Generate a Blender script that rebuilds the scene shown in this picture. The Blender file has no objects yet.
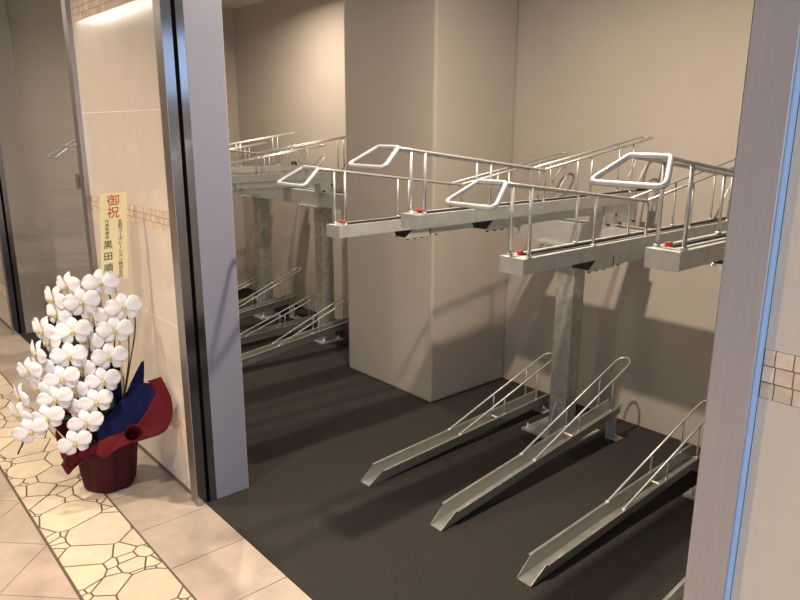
import bpy, bmesh, math, random
from mathutils import Vector, Matrix
random.seed(7)
S = bpy.context.scene
C = S.collection

# ------------------------------------------------------------------ camera
YAW, PIT, ROL = math.radians(-49.14), math.radians(14.083), math.radians(0.147)
fw = Vector((math.sin(YAW)*math.cos(PIT), math.cos(YAW)*math.cos(PIT), -math.sin(PIT)))
rt = Vector((math.cos(YAW), -math.sin(YAW), 0))
up = rt.cross(fw)
r2 = rt*math.cos(ROL)+up*math.sin(ROL)
u2 = r2.cross(fw)
cd = bpy.data.cameras.new('camera')
cam = bpy.data.objects.new('camera', cd); C.objects.link(cam)
cam.matrix_world = Matrix(((r2.x, u2.x, -fw.x, 0), (r2.y, u2.y, -fw.y, 0), (r2.z, u2.z, -fw.z, 1.5), (0, 0, 0, 1)))
cd.sensor_width = 36; cd.lens = 685.6*36/800; cd.clip_start = 0.02
S.camera = cam

# ------------------------------------------------------------------ world, lights, exposure
W = bpy.data.worlds.new('world'); S.world = W; W.use_nodes = True
bg = W.node_tree.nodes['Background']
bg.inputs[0].default_value = (0.55, 0.72, 1.0, 1); bg.inputs[1].default_value = 0.8
S.view_settings.view_transform = 'Standard'; S.view_settings.look = 'None'
S.view_settings.gamma = 1; S.view_settings.use_curve_mapping = False
S.view_settings.exposure = 0.0

def area(name, loc, direction, sx, sy, power, col, shape='RECTANGLE', spread=math.pi):
    l = bpy.data.lights.new(name, 'AREA'); l.shape = shape; l.size = sx
    if shape in ('RECTANGLE', 'ELLIPSE'): l.size_y = sy
    l.energy = power; l.color = col; l.spread = spread
    o = bpy.data.objects.new(name, l); C.objects.link(o)
    o.location = loc
    o.rotation_euler = Vector(direction).to_track_quat('-Z', 'Y').to_euler()
    return o
WARM = (1.0, 0.83, 0.66)
HALLW = (1.0, 0.86, 0.69)
COOL = (0.66, 0.80, 1.0)
ROOM_Z = 2.505
HALL_Z = 2.75
ROOM_LAMPS = [(-1.45, 1.68, 51), (-4.3, 2.40, 29)]
HALL_LAMPS = [(-1.7, -0.5, 31), (-3.4, -0.2, 31), (-5.4, -0.7, 12), (-3.6, -1.8, 10), (-0.8, -1.8, 8)]
for x, y, p in ROOM_LAMPS:
    area('room_lamp', (x, y, ROOM_Z-0.02), (0, 0, -1), 0.065, 0, p, WARM, 'DISK', math.radians(168 if x > -3 else 164))
for x, y, p in HALL_LAMPS:
    area('hall_lamp', (x, y, HALL_Z-0.02), (0, 0, -1), 0.14, 0, p, HALLW, 'DISK', math.radians(130))
area('entrance_daylight', (4.4, -0.9, 1.35), (-1, 0.0, 0), 3.4, 2.4, 62, COOL)
area('cool_fill', (1.6, -3.1, 1.4), (-0.1, 1, 0), 2.6, 2.2, 34, COOL)  # unseen cool fill, added to brighten the right facade and tray fronts
area('window_daylight', (0.62, 2.2, 1.95), (-1, 0, -0.05), 1.2, 0.6, 2.2, COOL)

# ------------------------------------------------------------------ materials
def nodes(m):
    m.use_nodes = True
    nt = m.node_tree
    return nt, nt.nodes['Principled BSDF']
def N(nt, t, **kw):
    n = nt.nodes.new(t)
    for k, v in kw.items():
        if k in n.inputs: n.inputs[k].default_value = v
        else: setattr(n, k, v)
    return n
def mat(name, col, rough=0.5, metal=0.0, var=0.0, scale=20.0, bump=0.0, bscale=200.0, attr=False, spec=None, detail=4, trans=0, stretch=None, sheen=0):
    m = bpy.data.materials.new(name); nt, b = nodes(m); L = nt.links
    b.inputs['Roughness'].default_value = rough; b.inputs['Metallic'].default_value = metal
    b.inputs['Base Color'].default_value = (*col, 1)
    if spec is not None: b.inputs['Specular IOR Level'].default_value = spec
    if trans: b.inputs['Subsurface Weight'].default_value = trans; b.inputs['Subsurface Radius'].default_value = (0.01, 0.01, 0.008)
    if sheen: b.inputs['Sheen Weight'].default_value = sheen
    tc = N(nt, 'ShaderNodeTexCoord')
    vec = tc.outputs['Object']
    if stretch:
        mp = N(nt, 'ShaderNodeMapping'); mp.inputs['Scale'].default_value = stretch
        L.new(vec, mp.inputs['Vector']); vec = mp.outputs['Vector']
    src = None
    if attr:
        a = N(nt, 'ShaderNodeAttribute'); a.attribute_name = 'tint'; src = a.outputs['Color']
    if var:
        nz = N(nt, 'ShaderNodeTexNoise'); nz.inputs['Scale'].default_value = scale; nz.inputs['Detail'].default_value = detail
        nz.inputs['Roughness'].default_value = 0.6
        L.new(vec, nz.inputs['Vector'])
        mr = N(nt, 'ShaderNodeMapRange'); mr.inputs['From Min'].default_value = 0.3; mr.inputs['From Max'].default_value = 0.7
        mr.inputs['To Min'].default_value = 1-var; mr.inputs['To Max'].default_value = 1+var
        L.new(nz.outputs['Fac'], mr.inputs['Value'])
        vm = N(nt, 'ShaderNodeVectorMath', operation='SCALE')
        if src is not None: L.new(src, vm.inputs[0])
        else: vm.inputs[0].default_value = col
        L.new(mr.outputs['Result'], vm.inputs['Scale']); src = vm.outputs['Vector']
    if src is not None: L.new(src, b.inputs['Base Color'])
    if bump:
        n2 = N(nt, 'ShaderNodeTexNoise'); n2.inputs['Scale'].default_value = bscale; n2.inputs['Detail'].default_value = 3
        L.new(vec, n2.inputs['Vector'])
        bp = N(nt, 'ShaderNodeBump'); bp.inputs['Strength'].default_value = bump; bp.inputs['Distance'].default_value = 0.003
        L.new(n2.outputs['Fac'], bp.inputs['Height']); L.new(bp.outputs['Normal'], b.inputs['Normal'])
    return m
def galv(name, col, rough, var, metal=0.55):
    m = mat(name, col, rough, metal, var, 35, 0.05 if metal < 0.7 else 0.0, 60)
    nt = m.node_tree; b = nt.nodes['Principled BSDF']
    tc = N(nt, 'ShaderNodeTexCoord')
    v = N(nt, 'ShaderNodeTexVoronoi'); v.inputs['Scale'].default_value = 45
    nt.links.new(tc.outputs['Object'], v.inputs['Vector'])
    mr = N(nt, 'ShaderNodeMapRange'); mr.inputs['To Min'].default_value = rough-0.12; mr.inputs['To Max'].default_value = rough+0.15
    nt.links.new(v.outputs['Color'], mr.inputs['Value']); nt.links.new(mr.outputs['Result'], b.inputs['Roughness'])
    return m
M = dict(
    wall=mat('beige_wallpaper', (0.48, 0.435, 0.38), 0.75, var=0.03, scale=3, bump=0.25, bscale=260),
    hallwall=mat('pale_hall_wall', (0.60, 0.59, 0.60), 0.7, var=0.03, scale=3),
    ceil=mat('ceiling_board', (0.72, 0.69, 0.62), 0.9, bump=0.1),
    carpet=mat('dark_carpet', (0.041, 0.037, 0.033), 0.95, var=0.35, scale=170, bump=0.9, bscale=420, spec=0.15),
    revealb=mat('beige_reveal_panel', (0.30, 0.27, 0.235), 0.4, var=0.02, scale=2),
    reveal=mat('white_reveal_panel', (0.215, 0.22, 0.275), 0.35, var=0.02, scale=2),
    steelw=mat('brushed_steel_warm_reflection', (0.38, 0.335, 0.305), 0.32, 0.85, var=0.04, scale=30, stretch=(8, 8, 0.3)),  # same steel as the right jamb, warm reflections put into the colour
    steel=mat('brushed_steel', (0.50, 0.485, 0.525), 0.42, 0.65, var=0.04, scale=30, stretch=(8, 8, 0.3)),
    mirror=mat('polished_steel', (0.44, 0.48, 0.58), 0.13, 1.0, var=0.03, scale=20, stretch=(6, 6, 0.3)),
    slot=mat('black_slot', (0.003, 0.003, 0.003), 0.9, spec=0.0),
    edgeglare=mat('pale_blue_edge_glare', (0.46, 0.67, 1.0), 0.35),  # bluish daylight glare on the steel edge, put into the colour
    tile=mat('glossy_cream_wall_tile', (0.71, 0.615, 0.515), 0.12, var=0.04, scale=5, attr=False, detail=8),
    grout=mat('pale_grout', (0.88, 0.80, 0.70), 0.8),
    mgrout=mat('mosaic_grout', (0.17, 0.12, 0.09), 0.9),
    mosaic=mat('stone_mosaic', (0.7, 0.55, 0.38), 0.45, var=0.12, scale=60, attr=True),
    ftile=mat('beige_stone_floor_tile', (0.5, 0.38, 0.28), 0.38, var=0.20, scale=7, attr=True, detail=9),
    stone=mat('sandstone_paving', (0.7, 0.5, 0.3), 0.55, var=0.10, scale=12, bump=0.2, bscale=60, attr=True, detail=6),
    mortar=mat('grey_mortar', (0.12, 0.09, 0.06), 0.95, var=0.1, scale=80),
    fgrout=mat('floor_grout', (0.20, 0.14, 0.10), 0.9),
    galv=galv('galvanised_steel', (0.54, 0.55, 0.53), 0.42, 0.10),
    chan=galv('dull_zinc_channel', (0.43, 0.43, 0.405), 0.40, 0.05, 0.75),
    galvd=galv('weathered_galvanised_post', (0.44, 0.44, 0.405), 0.50, 0.22),
    rod=mat('bright_zinc_rod', (0.55, 0.55, 0.53), 0.42, 0.7, var=0.05, scale=60),
    handle=mat('silver_tube', (0.60, 0.60, 0.62), 0.42, 0.5, var=0.03, scale=40),
    weld=mat('bright_weld', (0.9, 0.88, 0.82), 0.4, 0.3),
    black=mat('black_plastic', (0.012, 0.012, 0.013), 0.5),
    red=mat('red_plastic', (0.55, 0.02, 0.02), 0.4),
    plastic=mat('grey_beige_plastic', (0.26, 0.235, 0.20), 0.5),
    glass=mat('window_frame_white', (0.7, 0.7, 0.7), 0.4),
    card=mat('cream_card', (0.95, 0.83, 0.46), 0.6, var=0.02, scale=20),
    inkr=mat('red_ink', (0.55, 0.02, 0.012), 0.9, spec=0.1),
    inkb=mat('black_ink', (0.012, 0.009, 0.007), 0.9, spec=0.1),
    petal=mat('white_petal', (0.86, 0.83, 0.84), 0.55, var=0.03, scale=60, trans=0.15),
    lip=mat('yellow_lip', (0.66, 0.55, 0.20), 0.5, var=0.3, scale=150),
    stem=mat('dark_green_stem', (0.035, 0.05, 0.018), 0.5),
    leaf=mat('dark_green_leaf', (0.012, 0.032, 0.014), 0.35),
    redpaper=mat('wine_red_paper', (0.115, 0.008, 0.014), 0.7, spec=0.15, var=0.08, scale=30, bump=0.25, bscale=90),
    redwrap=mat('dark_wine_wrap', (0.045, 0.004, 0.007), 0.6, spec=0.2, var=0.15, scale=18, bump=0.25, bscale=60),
    bluepaper=mat('navy_blue_paper', (0.005, 0.008, 0.052), 0.7, spec=0.15, var=0.08, scale=30, bump=0.2, bscale=90),
    soil=mat('moss', (0.03, 0.03, 0.015), 0.95, var=0.4, scale=90, bump=0.8),
    lamp=mat('lamp_trim', (0.8, 0.78, 0.74), 0.4),
)
def emis(name, col, st):
    m = bpy.data.materials.new(name); nt, b = nodes(m)
    b.inputs['Emission Color'].default_value = (*col, 1); b.inputs['Emission Strength'].default_value = st
    return m
M['tubeglow'] = emis('linear_diffuser', (1, 0.93, 0.82), 14.0)
M['glow'] = emis('lamp_diffuser', (1, 0.86, 0.65), 6.0)

# ------------------------------------------------------------------ mesh helpers
class MB:
    def __init__(s): s.v = []; s.f = []; s.c = []; s.sm = []; s.mi = []
    def add(s, vs, fs, col=None, smooth=False, mi=0):
        o = len(s.v); s.v += [tuple(v) for v in vs]
        for f in fs:
            s.f.append(tuple(i+o for i in f)); s.c.append(col or (1, 1, 1)); s.sm.append(smooth); s.mi.append(mi)
    def box(s, x0, x1, y0, y1, z0, z1, col=None, mi=0):
        vs = [(x, y, z) for z in (z0, z1) for y in (y0, y1) for x in (x0, x1)]
        s.add(vs, [(0, 2, 3, 1), (4, 5, 7, 6), (0, 1, 5, 4), (2, 6, 7, 3), (0, 4, 6, 2), (1, 3, 7, 5)], col, mi=mi)
    def prism(s, pts, fn, h0, h1, col=None, mi=0):
        # pts: CCW polygon; fn(u,v,h)->xyz
        n = len(pts)
        vs = [fn(u, v, h0) for u, v in pts]+[fn(u, v, h1) for u, v in pts]
        fs = [tuple(range(n))[::-1], tuple(range(n, 2*n))]+[(i, (i+1) % n, n+(i+1) % n, n+i) for i in range(n)]
        s.add(vs, fs, col, mi=mi)
    def tube(s, pts, r, n=8, closed=False, rad=None, caps=True, mi=0):
        P = [Vector(p) for p in pts]; k = len(P)
        T = []
        for i in range(k):
            if closed: t = (P[(i+1) % k]-P[i-1])
            elif i == 0: t = P[1]-P[0]
            elif i == k-1: t = P[-1]-P[-2]
            else: t = (P[i+1]-P[i]).normalized()+(P[i]-P[i-1]).normalized()
            T.append(t.normalized())
        a = Vector((0, 0, 1)) if abs(T[0].z) < 0.9 else Vector((1, 0, 0))
        u = (a-T[0]*a.dot(T[0])).normalized()
        vs = []
        for i in range(k):
            u = (u-T[i]*u.dot(T[i])).normalized(); w = T[i].cross(u)
            rr = rad[i] if rad else r
            for j in range(n):
                an = 2*math.pi*j/n
                vs.append(P[i]+(u*math.cos(an)+w*math.sin(an))*rr)
        fs = []
        for i in range(k if closed else k-1):
            for j in range(n):
                a0, b0 = i*n+j, i*n+(j+1) % n
                i2 = (i+1) % k
                fs.append((a0, b0, i2*n+(j+1) % n, i2*n+j))
        if not closed and caps:
            fs.append(tuple(range(n))[::-1]); fs.append(tuple((k-1)*n+j for j in range(n)))
        s.add(vs, fs, None, True, mi)
    def grid(s, rows, smooth=True, col=None, mi=0):
        m = len(rows); n = len(rows[0])
        vs = [p for r in rows for p in r]
        s.add(vs, [(i*n+j, i*n+j+1, (i+1)*n+j+1, (i+1)*n+j) for i in range(m-1) for j in range(n-1)], col, smooth, mi)
    def mesh(s, name, mats, tint=False):
        me = bpy.data.meshes.new(name); me.from_pydata(s.v, [], s.f); 
        for m in (mats if isinstance(mats, (list, tuple)) else [mats]): me.materials.append(m)
        me.polygons.foreach_set('use_smooth', s.sm); me.polygons.foreach_set('material_index', s.mi)
        bm = bmesh.new(); bm.from_mesh(me)
        bmesh.ops.recalc_face_normals(bm, faces=bm.faces); bm.to_mesh(me); bm.free()
        if tint:
            at = me.attributes.new('tint', 'FLOAT_COLOR', 'CORNER'); k = 0
            for p in me.polygons:
                for _ in p.loop_indices:
                    at.data[k].color = (*s.c[p.index], 1); k += 1
        me.update(); return me
    def build(s, name, m, parent=None, loc=None, tint=False, bevel=0, solid=0, sub=0):
        o = bpy.data.objects.new(name, s.mesh(name, m, tint)); C.objects.link(o)
        if parent is not None: o.parent = parent
        if loc is not None: o.location = loc
        if solid:
            md = o.modifiers.new('solid', 'SOLIDIFY'); md.thickness = solid; md.offset = 0
        if sub:
            md = o.modifiers.new('sub', 'SUBSURF'); md.levels = sub; md.render_levels = sub
        if bevel:
            md = o.modifiers.new('bevel', 'BEVEL'); md.width = bevel; md.segments = 2; md.limit_method = 'ANGLE'
        return o
def struct(o, kind='structure'): o['kind'] = kind; return o
def thing(name, label, cat, loc=(0, 0, 0), group=None):
    o = bpy.data.objects.new(name, None); C.objects.link(o); o.location = loc; o.empty_display_size = 0.05
    o['label'] = label; o['category'] = cat
    if group: o['group'] = group
    return o
def tag(o, label, cat, group=None):
    o['label'] = label; o['category'] = cat
    if group: o['group'] = group
    return o
def copy_tree(o, parent=None):
    c = o.copy(); C.objects.link(c)
    if parent is not None: c.parent = parent
    for ch in list(o.children): copy_tree(ch, c)
    return c
def fillet(pts, r, n=5, closed=False):
    P = [Vector(p) for p in pts]; out = []; k = len(P)
    for i in range(k):
        if not closed and i in (0, k-1): out.append(P[i]); continue
        a, b, c = P[i-1], P[i], P[(i+1) % k]
        d1 = (a-b); d2 = (c-b); rr = min(r, d1.length*0.45, d2.length*0.45)
        p0 = b+d1.normalized()*rr; p1 = b+d2.normalized()*rr
        for j in range(n+1):
            t = j/n; out.append(p0*(1-t)**2+b*2*t*(1-t)+p1*t*t)
    return out

# ------------------------------------------------------------------ setting: floors
FY = 1.055          # line between the hall paving and the room carpet
def clip(poly, nx, ny, d):
    out = []
    for i in range(len(poly)):
        a, b = poly[i], poly[(i+1) % len(poly)]
        da, db = a[0]*nx+a[1]*ny-d, b[0]*nx+b[1]*ny-d
        if da <= 0: out.append(a)
        if da*db < 0:
            t = da/(da-db); out.append((a[0]+(b[0]-a[0])*t, a[1]+(b[1]-a[1])*t))
    return out
def shrink(poly, g):
    q = poly; n = len(poly)
    for i in range(n):
        a, b = poly[i], poly[(i+1) % n]
        dx, dy = b[0]-a[0], b[1]-a[1]; l = math.hypot(dx, dy)
        if l < 1e-6: continue
        nx, ny = dy/l, -dx/l
        q = clip(q, nx, ny, a[0]*nx+a[1]*ny-g)
        if len(q) < 3: return []
    return q
flat = lambda u, v, h: (u, v, h)
def jit(c, a):
    k = 1+random.uniform(-a, a); return tuple(x*k*(1+random.uniform(-a*0.25, a*0.25)) for x in c)
X0, X1, YH = -9.0, 4.3, -3.2
b = MB(); b.box(X0, X1, YH, FY, -0.06, -0.004)
struct(b.build('floor_hall', M['fgrout']))
# straight border tiles
TC = (0.44, 0.36, 0.295)
b = MB()
x = -2.41-0.3*22
while x < X1:
    q = [(max(x, X0)+0.0015, 0.768), (min(x+0.3, X1)-0.0015, 0.768), (min(x+0.3, X1)-0.0015, FY-0.002), (max(x, X0)+0.0015, FY-0.002)]
    if x+0.3 > X0: b.prism(q, flat, -0.005, 0.0, jit(TC, 0.06))
    x += 0.3
# diagonal field tiles
s = 0.283; c45 = math.sqrt(0.5)
for i in range(-60, 60):
    for j in range(-60, 60):
        q = []
        for du, dv in ((0, 0), (1, 0), (1, 1), (0, 1)):
            u, v = (i+du)*s, (j+dv)*s
            q.append((-2.55+(u-v)*c45, 0.481+(u+v)*c45))
        q = clip(q, 0, 1, 0.478); q = clip(q, 0, -1, -YH) if q else q
        if len(q) > 2: q = clip(q, 1, 0, X1); 
        if len(q) > 2: q = clip(q, -1, 0, -X0)
        if len(q) < 3: continue
        q = shrink(q, 0.0013)
        if len(q) >= 3: b.prism(q, flat, -0.005, 0.0, jit((0.42, 0.335, 0.27), 0.07))
struct(b.build('floor_tiles', M['ftile'], tint=True))
# crazy paving strip
b = MB(); b.box(X0, X1, 0.480, 0.766, -0.004, -0.0015)
struct(b.build('floor_mortar', M['mortar']))
rs = random.Random(21)
pts = []
tries = 0
while tries < 9000:
    tries += 1
    p = (rs.uniform(-7.0, 2.2), rs.uniform(0.47, 0.78)); rad = rs.choice((0.035, 0.05, 0.08, 0.10, 0.12, 0.13))
    if all(math.hypot(p[0]-q[0], p[1]-q[1]) > 0.5*(rad+q[2]) for q in pts): pts.append((p[0], p[1], rad))
b = MB()
for i, p in enumerate(pts):
    q = [(p[0]-0.3, 0.484), (p[0]+0.3, 0.484), (p[0]+0.3, 0.763), (p[0]-0.3, 0.763)]
    for k, o in enumerate(pts):
        if k == i or abs(o[0]-p[0]) > 0.5: continue
        dx, dy = o[0]-p[0], o[1]-p[1]
        d = math.hypot(dx, dy); w = 0.5*(d*d+p[2]**2-o[2]**2)/d    # power diagram: stones of unequal size
        q = clip(q, dx/d, dy/d, (p[0]*dx+p[1]*dy)/d+w)
        if len(q) < 3: break
    if len(q) < 3: continue
    q = shrink(q, 0.0034)
    if len(q) < 3: continue
    b.prism(q, flat, -0.003, 0.0008, jit((0.62, 0.515, 0.385), 0.08))
struct(b.build('floor_stone_strip', M['stone'], tint=True))
b = MB(); b.box(-5.9, 0.5, FY, 3.2, -0.06, 0.0)
struct(b.build('floor_carpet', M['carpet']))

# ------------------------------------------------------------------ setting: room shell
def slab(name, m, *bx, bevel=0):
    b = MB(); b.box(*bx); return struct(b.build(name, m, bevel=bevel))
YB = 3.105
slab('wall_back', M['wall'], -5.94, 0.5, YB, YB+0.1, 0, ROOM_Z+0.1)
slab('wall_left', M['wall'], -5.94, -5.84, 1.25, YB, 0, ROOM_Z+0.1)
slab('wall_pillar', M['wall'], -3.374, -2.607, 2.484, YB, 0, ROOM_Z, bevel=0.012)
slab('ceiling', M['ceil'], -5.94, 0.5, 1.25, YB+0.1, ROOM_Z, ROOM_Z+0.1)
# right wall with a high window
b = MB()
b.box(0.3, 0.4, 1.25, YB, 0, 1.72); b.box(0.3, 0.4, 1.25, YB, 2.2, ROOM_Z); b.box(0.3, 0.4, 1.25, 1.7, 1.72, 2.2); b.box(0.3, 0.4, 2.75, YB, 1.72, 2.2)
struct(b.build('wall_right', M['wall']))
b = MB()
for z in (1.72, 1.86, 2.02, 2.17): b.box(0.33, 0.37, 1.7, 2.75, z, z+0.03)
for y in (1.7, 2.2, 2.72): b.box(0.33, 0.37, y, y+0.03, 1.72, 2.2)
struct(b.build('window_1', M['glass']))
# wall between hall and room: piers and lintel
HEAD = 2.35
XL0, XL1, XR0 = -3.53, -2.43, -0.4445       # tiled pier and right jamb
XFL = -5.55                                # right edge of the far left pier
slab('wall_pier', M['wall'], XL0+0.002, XL1-0.004, 1.046, 1.25, 0, HEAD)
slab('wall_pier_right', M['wall'], XR0+0.004, X1, 1.046, 1.25, 0, HEAD)
slab('wall_pier_left', M['wall'], X0, XFL-0.004, 1.046, 1.25, 0, HEAD)
slab('wall_lintel', M['wall'], X0, X1, 1.046, 1.25, HEAD, HALL_Z)
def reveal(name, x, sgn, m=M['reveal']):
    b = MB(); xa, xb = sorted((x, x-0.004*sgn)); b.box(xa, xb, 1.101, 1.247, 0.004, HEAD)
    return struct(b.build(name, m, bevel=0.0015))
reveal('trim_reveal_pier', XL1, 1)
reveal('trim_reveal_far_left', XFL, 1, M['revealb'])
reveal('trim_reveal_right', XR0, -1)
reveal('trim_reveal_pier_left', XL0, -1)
def jamb(name, x, sgn, m=M['steelw']):
    """steel shutter guide: front strip, polished side with a black slot. sgn=+1: pier lies to the left of x"""
    def bx(b, d0, d1, *r): 
        xa, xb = sorted((x-d0*sgn, x-d1*sgn)); b.box(xa, xb, *r)
    b = MB(); bx(b, 0.0012, 0.064, 1.018, 1.046, 0.003, HEAD); o = struct(b.build(name, m, bevel=0.0015))
    b = MB(); bx(b, 0, 0.0011, 1.0195, 1.056, 0.003, HEAD); bx(b, 0, 0.0038, 1.072, 1.1005, 0.003, HEAD)
    bx(b, 0.0012, 0.0038, 1.046, 1.056, 0.003, HEAD)
    struct(b.build(name+'_side', M['mirror']))
    b = MB(); bx(b, 0.003, 0.0038, 1.0562, 1.0718, 0.002, HEAD); struct(b.build(name+'_slot', M['slot']))
jamb('trim_steel_pier', XL1, 1)
jamb('trim_steel_far_left', XFL, 1)
jamb('trim_steel_right', XR0, -1, M['steel'])
jamb('trim_steel_pier_left', XL0, -1)
b = MB(); b.box(-0.3803, -0.3775, 1.0225, 1.0385, 0.003, HEAD); struct(b.build('trim_edge_glare_right', M['edgeglare']))  # strip painted blue for the daylight reflected in the steel edge

# tiled faces, with bands of stone mosaic
ROWS = [(0.02, 0.258), (0.336, 0.732), (0.735, 1.108), (1.187, 1.562), (1.565, 1.955), (2.04, 2.348)]
BANDS = [(0.259, 0.335), (1.109, 1.186), (1.956, 2.039)]
def tiled(name, xa, xb, jx, irr=True):
    b = MB(); b.box(xa, xb, 1.0389, 1.0455, 0.0, HEAD); g = struct(b.build(name+'_grout', M['grout']))
    b = MB()
    k0 = math.floor((xa-jx)/0.405)
    for z0, z1 in ROWS:
        x = jx+k0*0.405
        while x < xb:
            p, q = max(x, xa), min(x+0.405, xb)
            if q-p > 0.01: b.box(p+0.0012, q-0.0012, 1.0385, 1.0412, z0, z1)
            x += 0.405
    struct(b.build(name+'_tiles', M['tile'], ))
    b = MB()
    for z0, z1 in BANDS: b.box(xa, xb, 1.0387, 1.0411, z0, z1)
    struct(b.build(name+'_band', M['mgrout']))
    b = MB(); rm = random.Random(5)
    cell = (1.186-1.109)/3
    for z0, z1 in BANDS:
        zc = (z1-z0)/3
        for r in range(3):
            x = xa-(rm.uniform(0, 0.02) if irr else 0.006+0.002*r)
            while x < xb:
                w = zc*(rm.choice((0.7, 1.0, 1.3, 0.55)) if irr else 1.0)
                p, q = max(x, xa), min(x+w, xb)
                if q-p > 0.006:
                    k = rm.uniform(0.85, 1.12)
                    b.box(p+0.0009, q-0.0009, 1.0385, 1.0402, z0+r*zc+0.0009, z0+(r+1)*zc-0.0009, (0.74*k, 0.58*k*rm.uniform(0.96, 1.04), 0.45*k*rm.uniform(0.92, 1.08)))
                x += w
    struct(b.build(name+'_mosaic', M['mosaic'], tint=True))
tiled('wall_pier_face', XL0+0.064, XL1-0.064, -2.81)
tiled('wall_right_face', XR0+0.068, X1, -0.38, False)
tiled('wall_left_face', X0, XFL-0.064, -6.4)
# hall shell
slab('wall_hall_opposite', M['hallwall'], X0, X1, YH-0.1, YH, 0, HALL_Z)
slab('wall_hall_end', M['wall'], X0-0.1, X0, YH, 1.046, 0, HALL_Z)
slab('ceiling_hall', M['ceil'], X0-0.1, X1, YH-0.1, 1.25, HALL_Z, HALL_Z+0.1)
# thin skirting at the foot of the tiles
for nm, xa, xb in (('baseboard_pier', XL0+0.065, XL1-0.065), ('baseboard_right', XR0+0.07, X1), ('baseboard_left', X0, XFL-0.065)):
    slab(nm, M['mgrout'], xa, xb, 1.036, 1.0408, 0.0005, 0.019)

def lamp(x, y, z, label, group):
    t = thing('ceiling_lamp', label, 'lamp', (x, y, z), group)
    b = MB(); R = []
    for r, h in ((0.072, -0.001), (0.095, -0.001), (0.095, -0.007), (0.072, -0.009)):
        R.append([(r*math.cos(a*math.pi/12), r*math.sin(a*math.pi/12), h) for a in range(25)])
    b.grid(R+[R[0]]); b.build('rim', M['lamp'], t)
    b = MB(); b.add([(0.071*math.cos(a*math.pi/12), 0.071*math.sin(a*math.pi/12), -0.002) for a in range(24)], [tuple(range(24))])
    b.build('diffuser', M['glow'], t)
for (x, y, p), w in zip(ROOM_LAMPS, ('round downlight over the upper racks right of the pillar', 'round downlight over the upper racks left of the pillar')):
    lamp(x, y, ROOM_Z, w, 'downlights in the bicycle room')
for x, y, p in HALL_LAMPS: lamp(x, y, HALL_Z, 'round downlight in the hall ceiling', 'downlights in the hall')

t = thing('ceiling_light', 'long linear ceiling light at the far end of the hall', 'lamp', (-7.4, -0.8, HALL_Z))
b = MB(); b.box(-1.6, 1.6, -0.11, 0.11, -0.05, 0); b.build('housing', M['lamp'], t)
b = MB(); b.box(-1.57, 1.57, -0.09, 0.09, -0.056, -0.0501); b.build('diffuser', M['tubeglow'], t)

# ------------------------------------------------------------------ bicycle racks
def weldcap(b, x, y, z, r=0.008):
    b.tube([(x, y, z-0.001), (x, y, z+0.006)], r, 8)

# --- lower wheel channel standing on the floor; origin at its front tip, +Y to the wall
def lower(kind):
    sl = 0.1196 if kind == 'high' else 0.049
    L = 1.215
    t = thing('floor_wheel_channel', '', 'bike rack', (0, 0, 0), 'floor wheel channels')
    b = MB()
    T = 0.0022
    hb, ht, H, fl = 0.029, 0.034, 0.052, 0.009
    def sec(y, h):        # open cross-section at distance y with side height h
        z = sl*y+0.002
        k = h/H; xt = hb+(ht-hb)*k
        return [(-xt-fl, y, z+h-0.003), (-xt-fl, y, z+h), (-xt, y, z+h), (-hb, y, z), (hb, y, z), (xt, y, z+h), (xt+fl, y, z+h), (xt+fl, y, z+h-0.003)]
    rows = [sec(y, H) for y in (0.075, 0.4, 0.8, L)]
    b.grid(rows, smooth=False)
    # floor tongue and slanted cheeks in front of the flanges
    z0 = 0.002; y1 = 0.075
    s1 = sec(y1, H)
    b.add([(-hb, 0, z0), (hb, 0, z0), s1[4], s1[3]], [(0, 1, 2, 3)])
    b.add([(-hb, 0, z0), s1[3], s1[2], (-hb-0.001, 0, z0+0.006)], [(0, 1, 2, 3)])
    b.add([(hb, 0, z0), s1[4], s1[5], (hb+0.001, 0, z0+0.006)], [(0, 1, 2, 3)])
    b.build('channel', M['chan'], t, solid=T)
    # guide rail: two rods joined by a loop at the top
    hz = lambda y: sl*y+0.002+H
    gx = 0.036
    ra = sl+0.262
    top = lambda y: hz(0.545)+0.004+ra*(y-0.545)
    pl = []
    for sx in (-1, 1):
        line = [(sx*gx, 0.545, hz(0.545)+0.003), (sx*gx, 1.24, top(1.24))]
        pl.append(line)
    arc = []
    for k in range(9):
        a = math.pi*k/8
        yy = 1.24+0.045*math.sin(a)
        arc.append((-gx*math.cos(a), yy, top(1.24)+ra*0.045*math.sin(a)+0.004*math.sin(a)))
    path = [pl[0][0]]+arc+[pl[1][0]]
    b = MB(); b.tube(path, 0.0046, 8); b.build('guide_rail', M['rod'], t)
    for sx in (-1, 1):
        for y in (0.865, 1.12):
            b = MB(); b.tube([(sx*gx, y, hz(y)), (sx*gx, y, top(y))], 0.0036, 8); weldcap(b, sx*gx, y, hz(y), 0.007)
            b.build('stanchion', M['rod'], t)
    for sx in (-1, 1):
        b = MB(); weldcap(b, sx*gx, 0.548, hz(0.548), 0.0075); b.build('weld', M['weld'], t)
    b = MB(); b.tube([(-0.032, 0.85, sl*0.85+0.03), (0.032, 0.85, sl*0.85+0.03)], 0.005, 8); b.build('wheel_stop', M['weld'], t)
    # rear leg
    zz = sl*1.205
    b = MB(); b.box(-0.018, 0.018, 1.205, 1.210, 0.006, zz+0.008); b.box(-0.018, -0.014, 1.178, 1.205, 0.006, zz)
    lg = b.build('leg', M['galv'], t)
    b = MB(); b.box(-0.032, 0.032, 1.20, 1.262, 0.0005, 0.006); b.build('foot_plate', M['galv'], lg, bevel=0.001)
    b = MB(); b.tube([(0, 1.238, 0.006), (0, 1.238, 0.013), (0, 1.238, 0.0131), (0, 1.238, 0.024)], 0.010, 8, rad=[0.009, 0.009, 0.004, 0.004]); b.build('anchor_bolt', M['rod'], lg)
    return t

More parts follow.
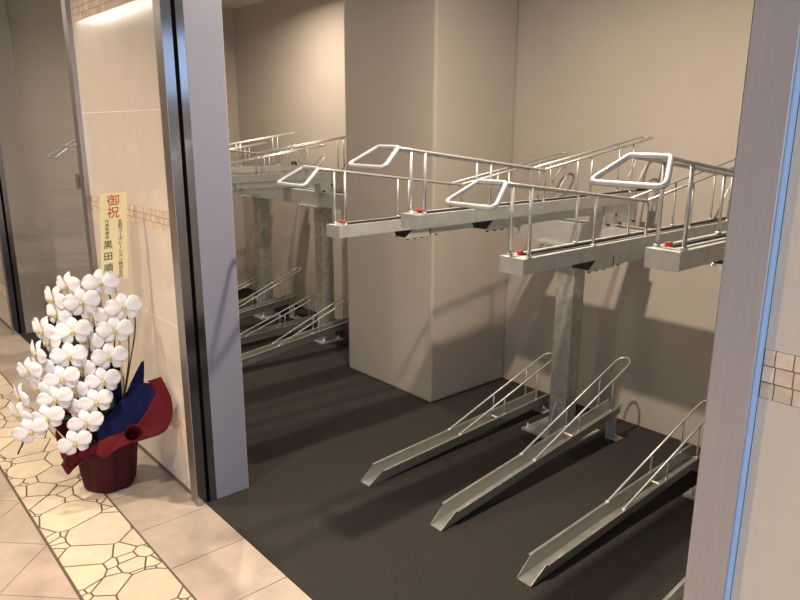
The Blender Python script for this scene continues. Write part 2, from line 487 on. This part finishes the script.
# --- upper sliding tray; origin at its front end, top face z=0, +Y to the wall
def upper(kind):
    hi = kind == 'high'
    t = thing('upper_bike_tray', '', 'bike rack', (0, 0, 0), 'upper sliding trays')
    L = 1.43
    b = MB()
    w, g = 0.043, 0.030
    h = 0.046
    prof = [(-w, -h), (w, -h), (w, 0), (g, 0), (g, -0.043), (0.014, -0.043), (0.014, -0.006), (-0.014, -0.006), (-0.014, -0.043), (-g, -0.043), (-g, 0), (-w, 0)]
    b.prism(prof, lambda u, v, q: (u, q, v), 0.052, L)
    b.box(-w, w, 0.004, 0.0522, -h, -0.0005)
    b.build('tray', M['galv'], t)
    for sx in (-1, 1):
        b = MB(); xa, xb = sorted((sx*0.0145, sx*0.0295)); b.box(xa, xb, 0.053, L-0.002, -0.040, -0.0006); b.build('groove_shade', M['black'], t)  # black strips stand in for the shade inside the grooves
    b = MB(); b.box(-w-0.001, w+0.001, 0.0, 0.004, -h-0.002, 0.0); b.build('end_plate', M['galv'], t, bevel=0.001)
    # rails
    gx = 0.034; ZT, ZM, ZR = 0.216, 0.120, 0.234
    yf, ym, yr = -0.09, 0.665, 1.43
    zl = lambda y: ZT+(ZM-ZT)*(y-yf)/(ym-yf)
    for sx in (-1, 1):
        b = MB(); b.tube(fillet([(sx*(gx+0.008), yf, ZT), (sx*gx, yf+0.10, zl(yf+0.10)), (sx*gx, ym, ZM), (sx*gx, ym, -0.001)], 0.018, 5), 0.0052, 8); b.build('front_rail', M['rod'], t)
        for y in (0.035, 0.355):
            b = MB(); b.tube([(sx*gx, y, 0), (sx*gx, y, zl(y))], 0.0054 if y < 0.1 else 0.0042, 8); weldcap(b, sx*gx, y, 0, 0.009)
            b.build('stanchion', M['rod'], t)
    zr = lambda y: ZM+0.003+(ZR-ZM)*(y-ym)/(yr-ym)
    arc = [(-gx*math.cos(math.pi*k/8), yr+0.035*math.sin(math.pi*k/8), ZR+0.004*math.sin(math.pi*k/8)) for k in range(9)]
    b = MB(); b.tube([(-gx, ym+0.002, zr(ym))]+arc+[(gx, ym+0.002, zr(ym))], 0.0046, 8); b.build('rear_rail', M['rod'], t)
    for sx in (-1, 1):
        for y in (0.975, 1.285):
            b = MB(); b.tube([(sx*gx, y, 0), (sx*gx, y, zr(y))], 0.0042, 8); weldcap(b, sx*gx, y, 0, 0.008); b.build('stanchion', M['rod'], t)
    # handle loop
    hw, yh, zh = 0.092, -0.184, 0.161; gh = 0.045
    q4 = [(-hw, yh, zh), (hw, yh, zh), (gh+0.004, yf-0.002, ZT+0.002), (-gh-0.004, yf-0.002, ZT+0.002)]
    fa, fb = fillet(q4, 0.024, 6, True), fillet(q4, 0.009, 6, True)
    loop = fa[:14]+fb[14:]
    b = MB(); b.tube(loop, 0.0068, 10, True); b.build('handle', M['handle'], t)
    # hoop that holds the rear wheel
    hp = []
    for k in range(13):
        a = math.pi*k/12
        hp.append((-0.030*math.cos(a), 1.425+0.026*math.sin(a), 0.135+0.032*math.sin(a)))
    b = MB(); b.tube([(-0.030, 1.315, 0.0)]+hp+[(0.030, 1.315, 0.0)], 0.0040, 8); b.build('wheel_hoop', M['rod'], t)
    b = MB(); b.box(-0.024, -0.011, 0.052, 0.070, 0.0, 0.010); b.build('release_tab', M['red'], t, bevel=0.002)
    b = MB(); b.tube([(0, L, 0.004), (0, L+0.03, 0.004)], 0.020, 12); b.build('end_stop', M['black'], t)
    # slide rail below, with its black nose
    y0, dz = 0.325, 0.034
    y1 = 1.36 if hi else 1.075
    b = MB(); b.box(-0.030, 0.030, y0+0.05, y1, -h-dz, -h+0.001); b.build('slide_rail', M['galv'], t)
    b = MB(); b.prism([(y0+0.059, -h-dz), (y0+0.059, -h), (y0, -h), (y0+0.022, -h-dz)], lambda u, v, q: (q, u, v), -0.0315, 0.0315); b.build('slide_nose', M['black'], t)
    zb = -h-dz-0.004
    b = MB(); b.box(-0.034, 0.034, y0+0.060, y0+0.15, zb, -h)
    for xa in (-0.034, 0.032): b.prism([(y0+0.010, zb), (y0+0.0605, zb), (y0+0.0605, -h), (y0+0.056, -h)], lambda u, v, q: (q, u, v), xa, xa+0.002)
    hs = b.build('slide_housing', M['galv'], t)
    for yy in (y0+0.035, y0+0.075, y0+0.115, y0+0.20):
        b = MB(); zz = -h-dz-(0.004 if yy < y0+0.15 else 0)
        b.tube([(0.022, yy, zz), (0.022, yy, zz-0.006)], 0.006, 6); b.build('bolt', M['black'], hs)
    b = MB(); b.box(0.0305, 0.0345, y0+0.15, y0+0.155, -h-dz-0.004, -h); b.build('seam', M['black'], hs)
    if hi:
        b = MB()
        b.prism([(-0.055, -0.1385), (0.055, -0.1385), (0.055, -0.134), (0.038, -0.134), (0.038, -h), (-0.038, -h), (-0.038, -0.134), (-0.055, -0.134)], lambda u, v, q: (u, q, v), 1.09, 1.33)
        br = b.build('bracket', M['galv'], t)
        b = MB()
        for yy in (1.11, 1.20, 1.31):
            b = MB(); b.tube([(0.047, yy, -0.134), (0.047, yy, -0.124)], 0.008, 6); b.build('bolt', M['black'], br)
        b = MB(); b.add([(0.0385, 1.17, -0.085), (0.0385, 1.19, -0.085), (0.0385, 1.18, -0.105)], [(0, 1, 2)]); b.build('arrow_sticker', M['black'], br)
    return t

def frame(xa, xb, posts, label, plate=(0.155, 0.125, -0.06, 0.22)):
    t = thing('rack_frame', label, 'bike rack', ((xa+xb)/2, 2.66, 0), 'galvanised rack frames')
    ox = (xa+xb)/2
    b = MB()
    y0, y1, z0, z1 = -0.06, 0.07, 0.988, 1.0855
    prof = [(y0, z0), (y1, z0), (y1, z1), (y1-0.03, z1), (y1-0.03, z1-0.003), (y1-0.003, z1-0.003), (y1-0.003, z0+0.003), (y0+0.003, z0+0.003), (y0+0.003, z1-0.003), (y0+0.05, z1-0.003), (y0+0.05, z1), (y0, z1)]
    b.prism(prof, lambda u, v, q: (q, u, v), xa-ox, xb-ox)
    b.build('beam', M['galv'], t)
    for px in posts:
        x = px-ox
        b = MB(); b.box(x-0.046, x+0.054, 0.012, 0.104, 0.0115, 0.976); p = b.build('post', M['galvd'], t, bevel=0.006)
        b = MB(); b.box(x-0.11, x+0.11, -0.075, 0.125, 0.976, 0.9875); cp = b.build('cap_plate', M['galv'], p)
        for sx in (-1, 1):
            for yy in (-0.05, 0.105):
                b = MB(); b.tube([(x+sx*0.09, yy, 0.966), (x+sx*0.09, yy, 0.9765)], 0.010, 6); b.build('bolt', M['rod'], cp)
        b = MB(); b.box(x-plate[0], x+plate[1], plate[2], plate[3], 0.0005, 0.0115); bp = b.build('base_plate', M['galv'], p, bevel=0.001)
        for sx in (-1, 1):
            for yy in (plate[2]+0.025, plate[3]-0.025):
                b = MB(); q = (x+(plate[1]-0.02 if sx > 0 else 0.02-plate[0]), yy); b.tube([(*q, 0.0115), (*q, 0.022), (*q, 0.0221), (*q, 0.036)], 0.01, 8, rad=[0.011, 0.011, 0.005, 0.005]); b.build('anchor_bolt', M['rod'], bp)
        b = MB(); b.prism([(plate[2]+0.005, 0.0115), (0.0125, 0.0115), (0.0125, 0.185), (0.006, 0.185)], lambda u, v, q: (q, u, v), x-0.004, x+0.004); b.build('gusset', M['galv'], bp)
        b = MB(); b.prism([(0.1035, 0.0115), (min(0.165, plate[3]), 0.0115), (0.110, 0.185), (0.1035, 0.185)], lambda u, v, q: (q, u, v), x-0.004, x+0.004); b.build('gusset', M['galv'], bp)
    return t

frame(-2.133, -0.45, (-1.897, -1.03), 'galvanised rack frame of posts and beam right of the big beige pillar')
frame(-5.40, -3.50, (-3.965, -4.82), 'galvanised rack frame of posts and beam left of the pillar in the back bay', (0.085, 0.085, -0.03, 0.15))

lo = {'low': lower('low'), 'high': lower('high')}
hi_ = {'low': upper('low'), 'high': upper('high')}
used = set()
def put(protos, kind, loc, label, group):
    key = (id(protos), kind)
    o = protos[kind] if key not in used else copy_tree(protos[kind])
    used.add(key)
    o.location = loc; o['label'] = label; o['group'] = group
GL, GU = 'wheel channels on the carpet', 'upper sliding bike trays'
for x, k, lab in (
    (-2.13, 'low', 'floor wheel channel nearest the big beige pillar, lying almost flat'),
    (-1.687, 'high', 'floor wheel channel passing just right of the galvanised post, rising to the wall'),
    (-1.255, 'low', 'third floor wheel channel from the pillar, its back end hidden by the right jamb'),
    (-0.815, 'high', 'floor wheel channel at the bottom edge, mostly hidden behind the right jamb'),
    (-3.775, 'high', 'nearest floor wheel channel in the bay left of the pillar'),
    (-4.215, 'low', 'second floor wheel channel in the left bay, between the two posts'),
    (-4.615, 'high', 'third floor wheel channel in the left bay, in front of the far post'),
    (-5.055, 'low', 'farthest floor wheel channel in the left bay, close to the left wall')):
    put(lo, k, (x, 1.645, 0), lab, GL)
for x, k, lab in (
    (-2.135, 'low', 'lower set upper tray farthest left of the four, its end in front of the pillar'),
    (-1.695, 'high', 'raised upper tray in front of the right pillar edge, second of the four'),
    (-1.255, 'low', 'lower set upper tray above the galvanised post, third of the four'),
    (-0.80, 'high', 'raised upper tray at the right jamb, with the biggest looking handle'),
    (-3.805, 'high', 'raised upper tray in the left bay, nearest the pillar'),
    (-4.245, 'low', 'lower set upper tray in the left bay, second from the pillar'),
    (-4.645, 'high', 'raised upper tray in the left bay, third from the pillar, handle seen through left doorway'),
    (-5.085, 'low', 'lower set upper tray at the far left wall, handle seen through left doorway')):
    put(hi_, k, (x, 1.507 if x > -3 else 1.48, 1.224 if k == 'high' else 1.141), lab, GU)

# ------------------------------------------------------------------ small wall plate
t = thing('wall_outlet', 'small beige outlet plate on the left wall behind the tiled pier', 'outlet', (-5.8395, 1.69, 1.085))
b = MB(); b.box(0, 0.006, -0.035, 0.035, -0.058, 0.058); b.build('plate', M['plastic'], t, bevel=0.002)
b = MB(); b.box(0.006, 0.009, -0.018, 0.018, -0.03, 0.03); b.build('socket', M['mgrout'], t)

# ------------------------------------------------------------------ orchid
PC = Vector((-2.868, 0.810, 0)); PO = 0.012; PR = Vector((0.272, 0.962, 0)); PF = Vector((0.962, -0.272, 0))
def P(a, bb, z): return PR*a+PF*bb+Vector((0, 0, z))      # in the pot's own frame
orchid = thing('potted_orchid', 'white moth orchid in a wine red wrapped pot with blue paper, by the tiled pier', 'plant', PC)
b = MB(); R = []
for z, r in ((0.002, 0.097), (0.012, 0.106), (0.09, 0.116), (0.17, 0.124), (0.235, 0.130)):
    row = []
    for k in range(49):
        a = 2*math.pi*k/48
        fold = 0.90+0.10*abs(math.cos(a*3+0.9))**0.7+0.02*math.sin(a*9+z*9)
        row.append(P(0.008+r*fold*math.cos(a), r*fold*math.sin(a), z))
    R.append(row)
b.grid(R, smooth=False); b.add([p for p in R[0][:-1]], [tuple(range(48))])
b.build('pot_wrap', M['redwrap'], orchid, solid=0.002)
b = MB(); b.add([P(0.008+0.108*math.cos(k*math.pi/12), 0.108*math.sin(k*math.pi/12), 0.185) for k in range(24)], [tuple(range(24))])
b.build('moss', M['soil'], orchid)

def patch(name, m, A, B_, n=10, bulge=0.0, nrm=None, wav=0.0, mid=None):
    """paper sheet between two edge polylines A (inner) and B_ (outer), points in pot frame"""
    def samp(L, t):
        t = t*(len(L)-1); i = min(int(t), len(L)-2); f = t-i
        p0 = Vector(L[max(i-1, 0)]); p1 = Vector(L[i]); p2 = Vector(L[i+1]); p3 = Vector(L[min(i+2, len(L)-1)])
        return 0.5*((2*p1)+(p2-p0)*f+(2*p0-5*p1+4*p2-p3)*f*f+(3*p1-p0-3*p2+p3)*f**3)
    rows = []
    for i in range(n+1):
        t = i/n; a, c = samp(A, t), samp(B_, t); row = []
        for j in range(n+1):
            s_ = j/n; p = a.lerp(c, s_)
            bl = bulge*math.sin(math.pi*s_)+wav*math.sin(t*11)*s_
            nn = Vector(nrm) if nrm else Vector((0, 1, 0))
            p = p+nn*bl
            row.append(P(*p))
        rows.append(row)
    b = MB(); b.grid(rows); return b.build(name, m, orchid, solid=0.0015)
# navy sheets
patch('blue_paper', M['bluepaper'], [(-0.028, 0.098, 0.25), (0.016, 0.110, 0.245), (0.077, 0.118, 0.255), (0.143, 0.132, 0.30), (0.192, 0.140, 0.385)],
      [(-0.023, 0.088, 0.291), (0.038, 0.058, 0.353), (0.132, 0.058, 0.432), (0.188, 0.088, 0.465), (0.213, 0.128, 0.43)], bulge=0.010, nrm=(0.2, 0.6, -0.5))
patch('blue_paper', M['bluepaper'], [(0.05, 0.03, 0.22), (0.10, 0.03, 0.22), (0.13, 0.04, 0.24)],
      [(0.10, 0.02, 0.40), (0.183, 0.0, 0.535), (0.176, 0.03, 0.44)], bulge=0.01)
patch('blue_paper', M['bluepaper'], [(-0.03, -0.03, 0.20), (0.02, -0.03, 0.20), (0.07, -0.02, 0.20)],
      [(0.03, -0.05, 0.48), (0.075, -0.05, 0.56), (0.105, -0.04, 0.45)], bulge=0.01)
patch('blue_paper', M['bluepaper'], [(-0.09, -0.02, 0.19), (-0.05, -0.04, 0.19), (0.0, -0.04, 0.19)],
      [(-0.10, -0.03, 0.38), (-0.05, -0.06, 0.46), (0.0, -0.06, 0.44)], bulge=0.01)
# wine red sheets
patch('red_paper', M['redpaper'], [(-0.09, 0.07, 0.215), (-0.06, 0.10, 0.225), (-0.028, 0.112, 0.245)],
      [(-0.11, 0.10, 0.185), (-0.08, 0.125, 0.19), (-0.043, 0.135, 0.214)], bulge=0.01, nrm=(0, 0.6, 0.7), wav=0.006)
patch('red_paper', M['redpaper'], [(-0.028, 0.110, 0.247), (0.024, 0.118, 0.266), (0.07, 0.128, 0.279), (0.133, 0.148, 0.300)],
      [(-0.043, 0.130, 0.212), (-0.008, 0.158, 0.189), (0.047, 0.178, 0.231), (0.145, 0.178, 0.253)], bulge=0.006, nrm=(0, 0.6, 0.7))
patch('red_paper', M['redpaper'], [(0.03, 0.118, 0.250), (0.101, 0.138, 0.284), (0.156, 0.148, 0.340), (0.193, 0.148, 0.398), (0.215, 0.138, 0.433)],
      [(0.064, 0.168, 0.238), (0.141, 0.188, 0.255), (0.238, 0.198, 0.285), (0.27, 0.198, 0.397), (0.237, 0.178, 0.512)], bulge=-0.010, nrm=(0.4, 0.6, -0.3))
patch('red_paper', M['redpaper'], [(0.269, 0.199, 0.393), (0.256, 0.189, 0.458), (0.234, 0.170, 0.511)],
      [(0.215, 0.145, 0.425), (0.202, 0.130, 0.457), (0.186, 0.108, 0.478)], bulge=0.008, nrm=(0.2, 0.8, 0.2))
patch('red_paper', M['redpaper'], [(-0.11, 0.02, 0.18), (-0.10, 0.06, 0.18), (-0.07, 0.10, 0.185)],
      [(-0.175, 0.04, 0.30), (-0.17, 0.09, 0.215), (-0.13, 0.13, 0.165)], bulge=0.02, nrm=(-0.3, 0.6, 0.3), wav=0.012)
patch('red_paper', M['redpaper'], [(-0.11, 0.0, 0.19), (-0.11, -0.03, 0.19), (-0.09, -0.06, 0.19)],
      [(-0.205, 0.05, 0.36), (-0.19, -0.02, 0.38), (-0.13, -0.08, 0.38)], bulge=0.01)
patch('red_paper', M['redpaper'], [(-0.12, 0.04, 0.16), (-0.09, 0.09, 0.16), (-0.05, 0.115, 0.19)],
      [(-0.172, 0.09, 0.165), (-0.145, 0.125, 0.135), (-0.11, 0.135, 0.175)], bulge=0.015, nrm=(0, 0.5, 0.7), wav=0.01)
# rolled paper corner
b = MB(); rows = []
for i in range(9):
    s_ = i/8; cen = Vector((0.098+0.012*s_, 0.145+0.090*s_, 0.268+0.042*s_)); rr = 0.012+0.024*s_
    rows.append([P(cen.x+rr*math.cos(a*0.33), cen.y, cen.z+rr*1.05*math.sin(a*0.33)+0.0015*a*0.1) for a in range(22)])
b.grid(rows); b.build('paper_roll', M['redpaper'], orchid, solid=0.0015)
# strap leaves
def leaf(a0, a1, z1, b1, w, ln=12):
    b = MB(); rows = []
    for i in range(ln+1):
        t = i/ln
        c = Vector((a0+(a1-a0)*t, 0.02+b1*t, 0.19+(z1-0.19)*math.sin(t*1.9)/math.sin(1.9) if t < 1 else z1))
        ww = w*math.sin(math.pi*min(0.98, 0.15+0.85*t))**0.6
        sd = Vector((0.25, 1, 0)).normalized() if abs(a1-a0) > 0.05 else Vector((1, 0.2, 0)).normalized()
        rows.append([P(*(c+sd*ww*q+Vector((0, 0, 0.35*ww*q*q)))) for q in (-1, -0.5, 0, 0.5, 1)])
    b.grid(rows); return b.build('leaf', M['leaf'], orchid, solid=0.002)
leaf(-0.02, -0.17, 0.33, 0.02, 0.03); leaf(-0.02, -0.10, 0.38, 0.03, 0.032); leaf(0.02, 0.04, 0.40, 0.05, 0.03); leaf(0.0, -0.06, 0.30, 0.10, 0.03); leaf(0.04, 0.10, 0.33, 0.03, 0.028)

# flower: two broad petals, three sepals, and a small lip; faces +Z, up is +Y
def petal_rows(ang, length, width, base, cup, back):
    rows = []
    ca, sa = math.cos(ang), math.sin(ang)
    for i in range(9):
        t = i/8
        w = width*(math.sin(math.pi*min(1, t*0.93+0.05))**base)*(0.42+0.58*min(1, t*1.8))
        row = []
        for j in range(7):
            q = (j-3)/3
            u = 0.004+length*t; v = w*q
            z = -back*t*t+cup*math.sin(math.pi*t)*(1-0.5*q*q)+0.003*math.sin(q*5)*t
            row.append((u*ca-v*sa, u*sa+v*ca, z))
        rows.append(row)
    return rows
b = MB()
for an, ln, w, back in ((90, 0.056, 0.024, 0.012), (225, 0.055, 0.023, 0.010), (315, 0.055, 0.023, 0.010)):
    rows = [[(x, y, z-0.004) for x, y, z in r] for r in petal_rows(math.radians(an), ln, w, 0.7, 0.004, back)]; b.grid(rows)
for an in (14, 166): b.grid(petal_rows(math.radians(an), 0.068, 0.036, 0.50, 0.006, 0.010))
FM = b.mesh('flower', M['petal'])
b = MB(); LS_ = 0.72
for sx in (-1, 1):
    b.grid([[(sx*(0.002+0.010*math.sin(math.pi*i/6)), -0.002-0.014*i/6, 0.006+0.010*math.sin(math.pi*i/6)+0.006*q) for q in (-1, 0, 1)] for i in range(7)])
b.tube([(0, 0.004, 0.0), (0, 0.002, 0.010), (0, -0.006, 0.016)], 0.0055, 8, rad=[0.006, 0.006, 0.003])
b.tube([(0, -0.004, 0.004), (0, -0.015, 0.014), (0, -0.022, 0.012)], 0.005, 8, rad=[0.004, 0.006, 0.001])
b.v = [(x*LS_, y*LS_, z*LS_) for x, y, z in b.v]
LM = b.mesh('lip', M['lip'])
def flower(pos, facing, roll=0.0, sc=1.0):
    z = Vector(facing).normalized(); y = Vector((0, 0, 1)); y = (y-z*y.dot(z)).normalized(); x = y.cross(z)
    m3 = Matrix((x, y, z)).transposed() @ Matrix.Rotation(roll, 3, 'Z')
    o = bpy.data.objects.new('flower', FM); C.objects.link(o); o.parent = orchid
    md = o.modifiers.new('solid', 'SOLIDIFY'); md.thickness = 0.0012; md.offset = 0
    o.matrix_local = Matrix.Translation(Vector(pos)-PC) @ m3.to_4x4() @ Matrix.Scale(sc, 4)
    l = bpy.data.objects.new('lip', LM); C.objects.link(l); l.parent = o
    md = l.modifiers.new('solid', 'SOLIDIFY'); md.thickness = 0.0015; md.offset = 0
LF = [(-2.854, 0.86, 0.881), (-2.856, 0.78, 0.814), (-2.848, 0.732, 0.704), (-2.836, 0.703, 0.608), (-2.826, 0.664, 0.522), (-2.815, 0.628, 0.45), (-2.806, 0.588, 0.384), (-2.803, 0.526, 0.348)]
RF = [(-2.785, 0.919, 0.784), (-2.779, 0.872, 0.696), (-2.77, 0.839, 0.591), (-2.762, 0.8, 0.499), (-2.753, 0.762, 0.421), (-2.748, 0.714, 0.345), (-2.743, 0.663, 0.276)]
LS = [(-2.961, 0.774, 0.867), (-2.962, 0.719, 0.82), (-2.947, 0.72, 0.76), (-2.949, 0.661, 0.703), (-2.93, 0.677, 0.657), (-2.931, 0.624, 0.618), (-2.914, 0.632, 0.561), (-2.913, 0.584, 0.555), (-2.892, 0.607, 0.483), (-2.896, 0.54, 0.465), (-2.886, 0.526, 0.396)]
RS = [(-2.881, 0.838, 0.74), (-2.868, 0.809, 0.65), (-2.858, 0.772, 0.544), (-2.848, 0.733, 0.46), (-2.836, 0.703, 0.402)]
rf = random.Random(3)
for L in (LF, RF):
    for i, p in enumerate(L):
        k = i/(len(L)-1)
        flower(p, (0.93+rf.uniform(-.1, .1), -0.36+rf.uniform(-.12, .12), 0.20-0.25*k+rf.uniform(-.05, .05)), 0.06+0.16*k+rf.uniform(-.1, .1), 1.04-0.10*k)
for L in (LS, RS):
    for i, p in enumerate(L):
        k = i/(len(L)-1)
        flower(Vector(p)-PR*0.016+PF*0.012, (0.30+rf.uniform(-.2, .2), -0.92, 0.10-0.2*k+rf.uniform(-.1, .1)), -0.1+rf.uniform(-.2, .2), 1.02-0.06*k)
# stems arch up out of the pot and follow the two cascades
def stem_path(base, pts):
    out = [Vector(p)-PC for p in pts]
    return [Vector(p) for p in base]+out
def smooth(pts, n=5):
    out = []
    for i in range(len(pts)-1):
        p0, p1, p2, p3 = pts[max(i-1, 0)], pts[i], pts[i+1], pts[min(i+2, len(pts)-1)]
        for k in range(n):
            f = k/n; out.append(0.5*((2*p1)+(p2-p0)*f+(2*p0-5*p1+4*p2-p3)*f*f+(3*p1-p0-3*p2+p3)*f**3))
    return out+[pts[-1]]
back = Vector((-0.045, 0.0, -0.006))
for F, base in ((LF, [P(0.03, -0.02, 0.18), P(0.055, -0.03, 0.40), P(0.085, -0.04, 0.66), P(0.085, -0.04, 0.79), P(0.07, -0.035, 0.845)]),
                (RF, [P(0.05, -0.01, 0.18), P(0.12, 0.0, 0.48), P(0.162, 0.0, 0.66), P(0.166, 0.0, 0.745), P(0.145, 0.02, 0.79)])):
    path = smooth([Vector(p) for p in base]+[Vector(p)-PC+back for p in F])
    tip = path[-1]; path += [tip+Vector((0.01, -0.03, -0.05)), tip+Vector((0.012, -0.05, -0.085))]
    b = MB(); b.tube(path, 0.0032, 8); b.build('stem', M['stem'], orchid)
for base in ([P(0.04, -0.02, 0.18), P(0.117, 0.0, 0.486), P(0.135, 0.0, 0.62), P(0.139, 0.0, 0.736)], [P(0.0, -0.02, 0.18), P(0.02, -0.03, 0.5), P(0.045, -0.035, 0.76)]):
    b = MB(); b.tube(smooth([Vector(p) for p in base]), 0.0028, 8); b.build('support_stake', M['stem'], orchid)
for tip, p in ((P(-0.299, 0.098, 0.272), P(-0.27, 0.095, 0.345)), (P(-0.213, 0.098, 0.298), P(-0.192, 0.095, 0.37))):
    b = MB(); b.tube([tip, p], 0.0026, 8); b.build('stem_tip', M['stem'], orchid)

# ------------------------------------------------------------------ gift placard
pa, pb_ = Vector((-2.858, 0.882, 0)), Vector((-2.829, 0.985, 0))
ex = (pb_-pa).normalized(); ny = Vector((0, 0, 1)).cross(ex)*-1     # faces the entrance
PW, PH = 0.100, 0.352
org = Vector((-2.8425, 0.9335, 1.245))
sign = thing('gift_placard', 'cream gift placard with red and black vertical lettering, standing behind the white orchid', 'sign', (org.x, org.y, 0))
ez = Vector((0.012*0, 0, 1))
def SP(u, v, d): return ex*(u+0.006+0.07*v)+Vector((0, 0, 1.245+v))+ny*d      # u right, v up from the top edge, d out of the face
if ny.dot(Vector((1, -0.3, 0))) < 0: ny = -ny
def spbox(b, u0, u1, v0, v1, d0, d1):
    vs = [SP(u, v, d) for d in (d0, d1) for v in (v0, v1) for u in (u0, u1)]
    b.add(vs, [(0, 2, 3, 1), (4, 5, 7, 6), (0, 1, 5, 4), (2, 6, 7, 3), (0, 4, 6, 2), (1, 3, 7, 5)])
b = MB(); spbox(b, -PW/2, PW/2, -PH, 0, -0.005, 0); b.build('board', M['card'], sign, bevel=0.001)
b = MB(); b.tube([SP(0, -0.03, -0.010), SP(0, -0.34, -0.010), Vector((-2.868, 0.90, 0.19))-Vector((org.x, org.y, 0))], 0.005, 8); b.build('stick', M['card'], sign)
def glyphs(name, items, m):
    """items: (text, u, v, size, rotate, squeeze)"""
    bmm = bmesh.new()
    for ch, u, v, sz, rot in items:
        cu = bpy.data.curves.new('g', 'FONT'); cu.body = ch; cu.size = sz; cu.align_x = 'CENTER'; cu.align_y = 'CENTER'; cu.offset = sz*0.004 if m is M['inkb'] else 0.0
        o = bpy.data.objects.new('g', cu); C.objects.link(o)
        bpy.context.view_layer.update()
        dg = bpy.context.evaluated_depsgraph_get()
        me = bpy.data.meshes.new_from_object(o.evaluated_get(dg), depsgraph=dg)
        xs = [w.co.x for w in me.vertices]; ys = [w.co.y for w in me.vertices]
        cx, cy = (min(xs)+max(xs))/2, (min(ys)+max(ys))/2
        for w in me.vertices:
            x_, y_ = w.co.x-cx, w.co.y-cy
            if rot: x_, y_ = y_, -x_
            w.co = SP(u+x_, v+y_+x_*0.08, 0.0007)
        bmm.from_mesh(me); bpy.data.objects.remove(o); bpy.data.curves.remove(cu); bpy.data.meshes.remove(me)
    me = bpy.data.meshes.new(name); bmm.to_mesh(me); bmm.free(); me.materials.append(m)
    o = bpy.data.objects.new(name, me); C.objects.link(o); o.parent = sign; return o
glyphs('red_lettering', [('御', -0.002, -0.029, 0.049, False), ('祝', -0.002, -0.077, 0.049, False)], M['inkr'])
it = []
right = '生和コーポレーション株式会社'
for i, ch in enumerate(right): it.append((ch, 0.023, -0.114-i*0.0172, 0.0185, ch == 'ー'))
for i, ch in enumerate('代表取締役'): it.append((ch, -0.026, -0.112-i*0.0158, 0.0150, False))
for i, ch in enumerate('黒田順'): it.append((ch, -0.024, -0.207-i*0.047, 0.036, False))
glyphs('black_lettering', it, M['inkb'])
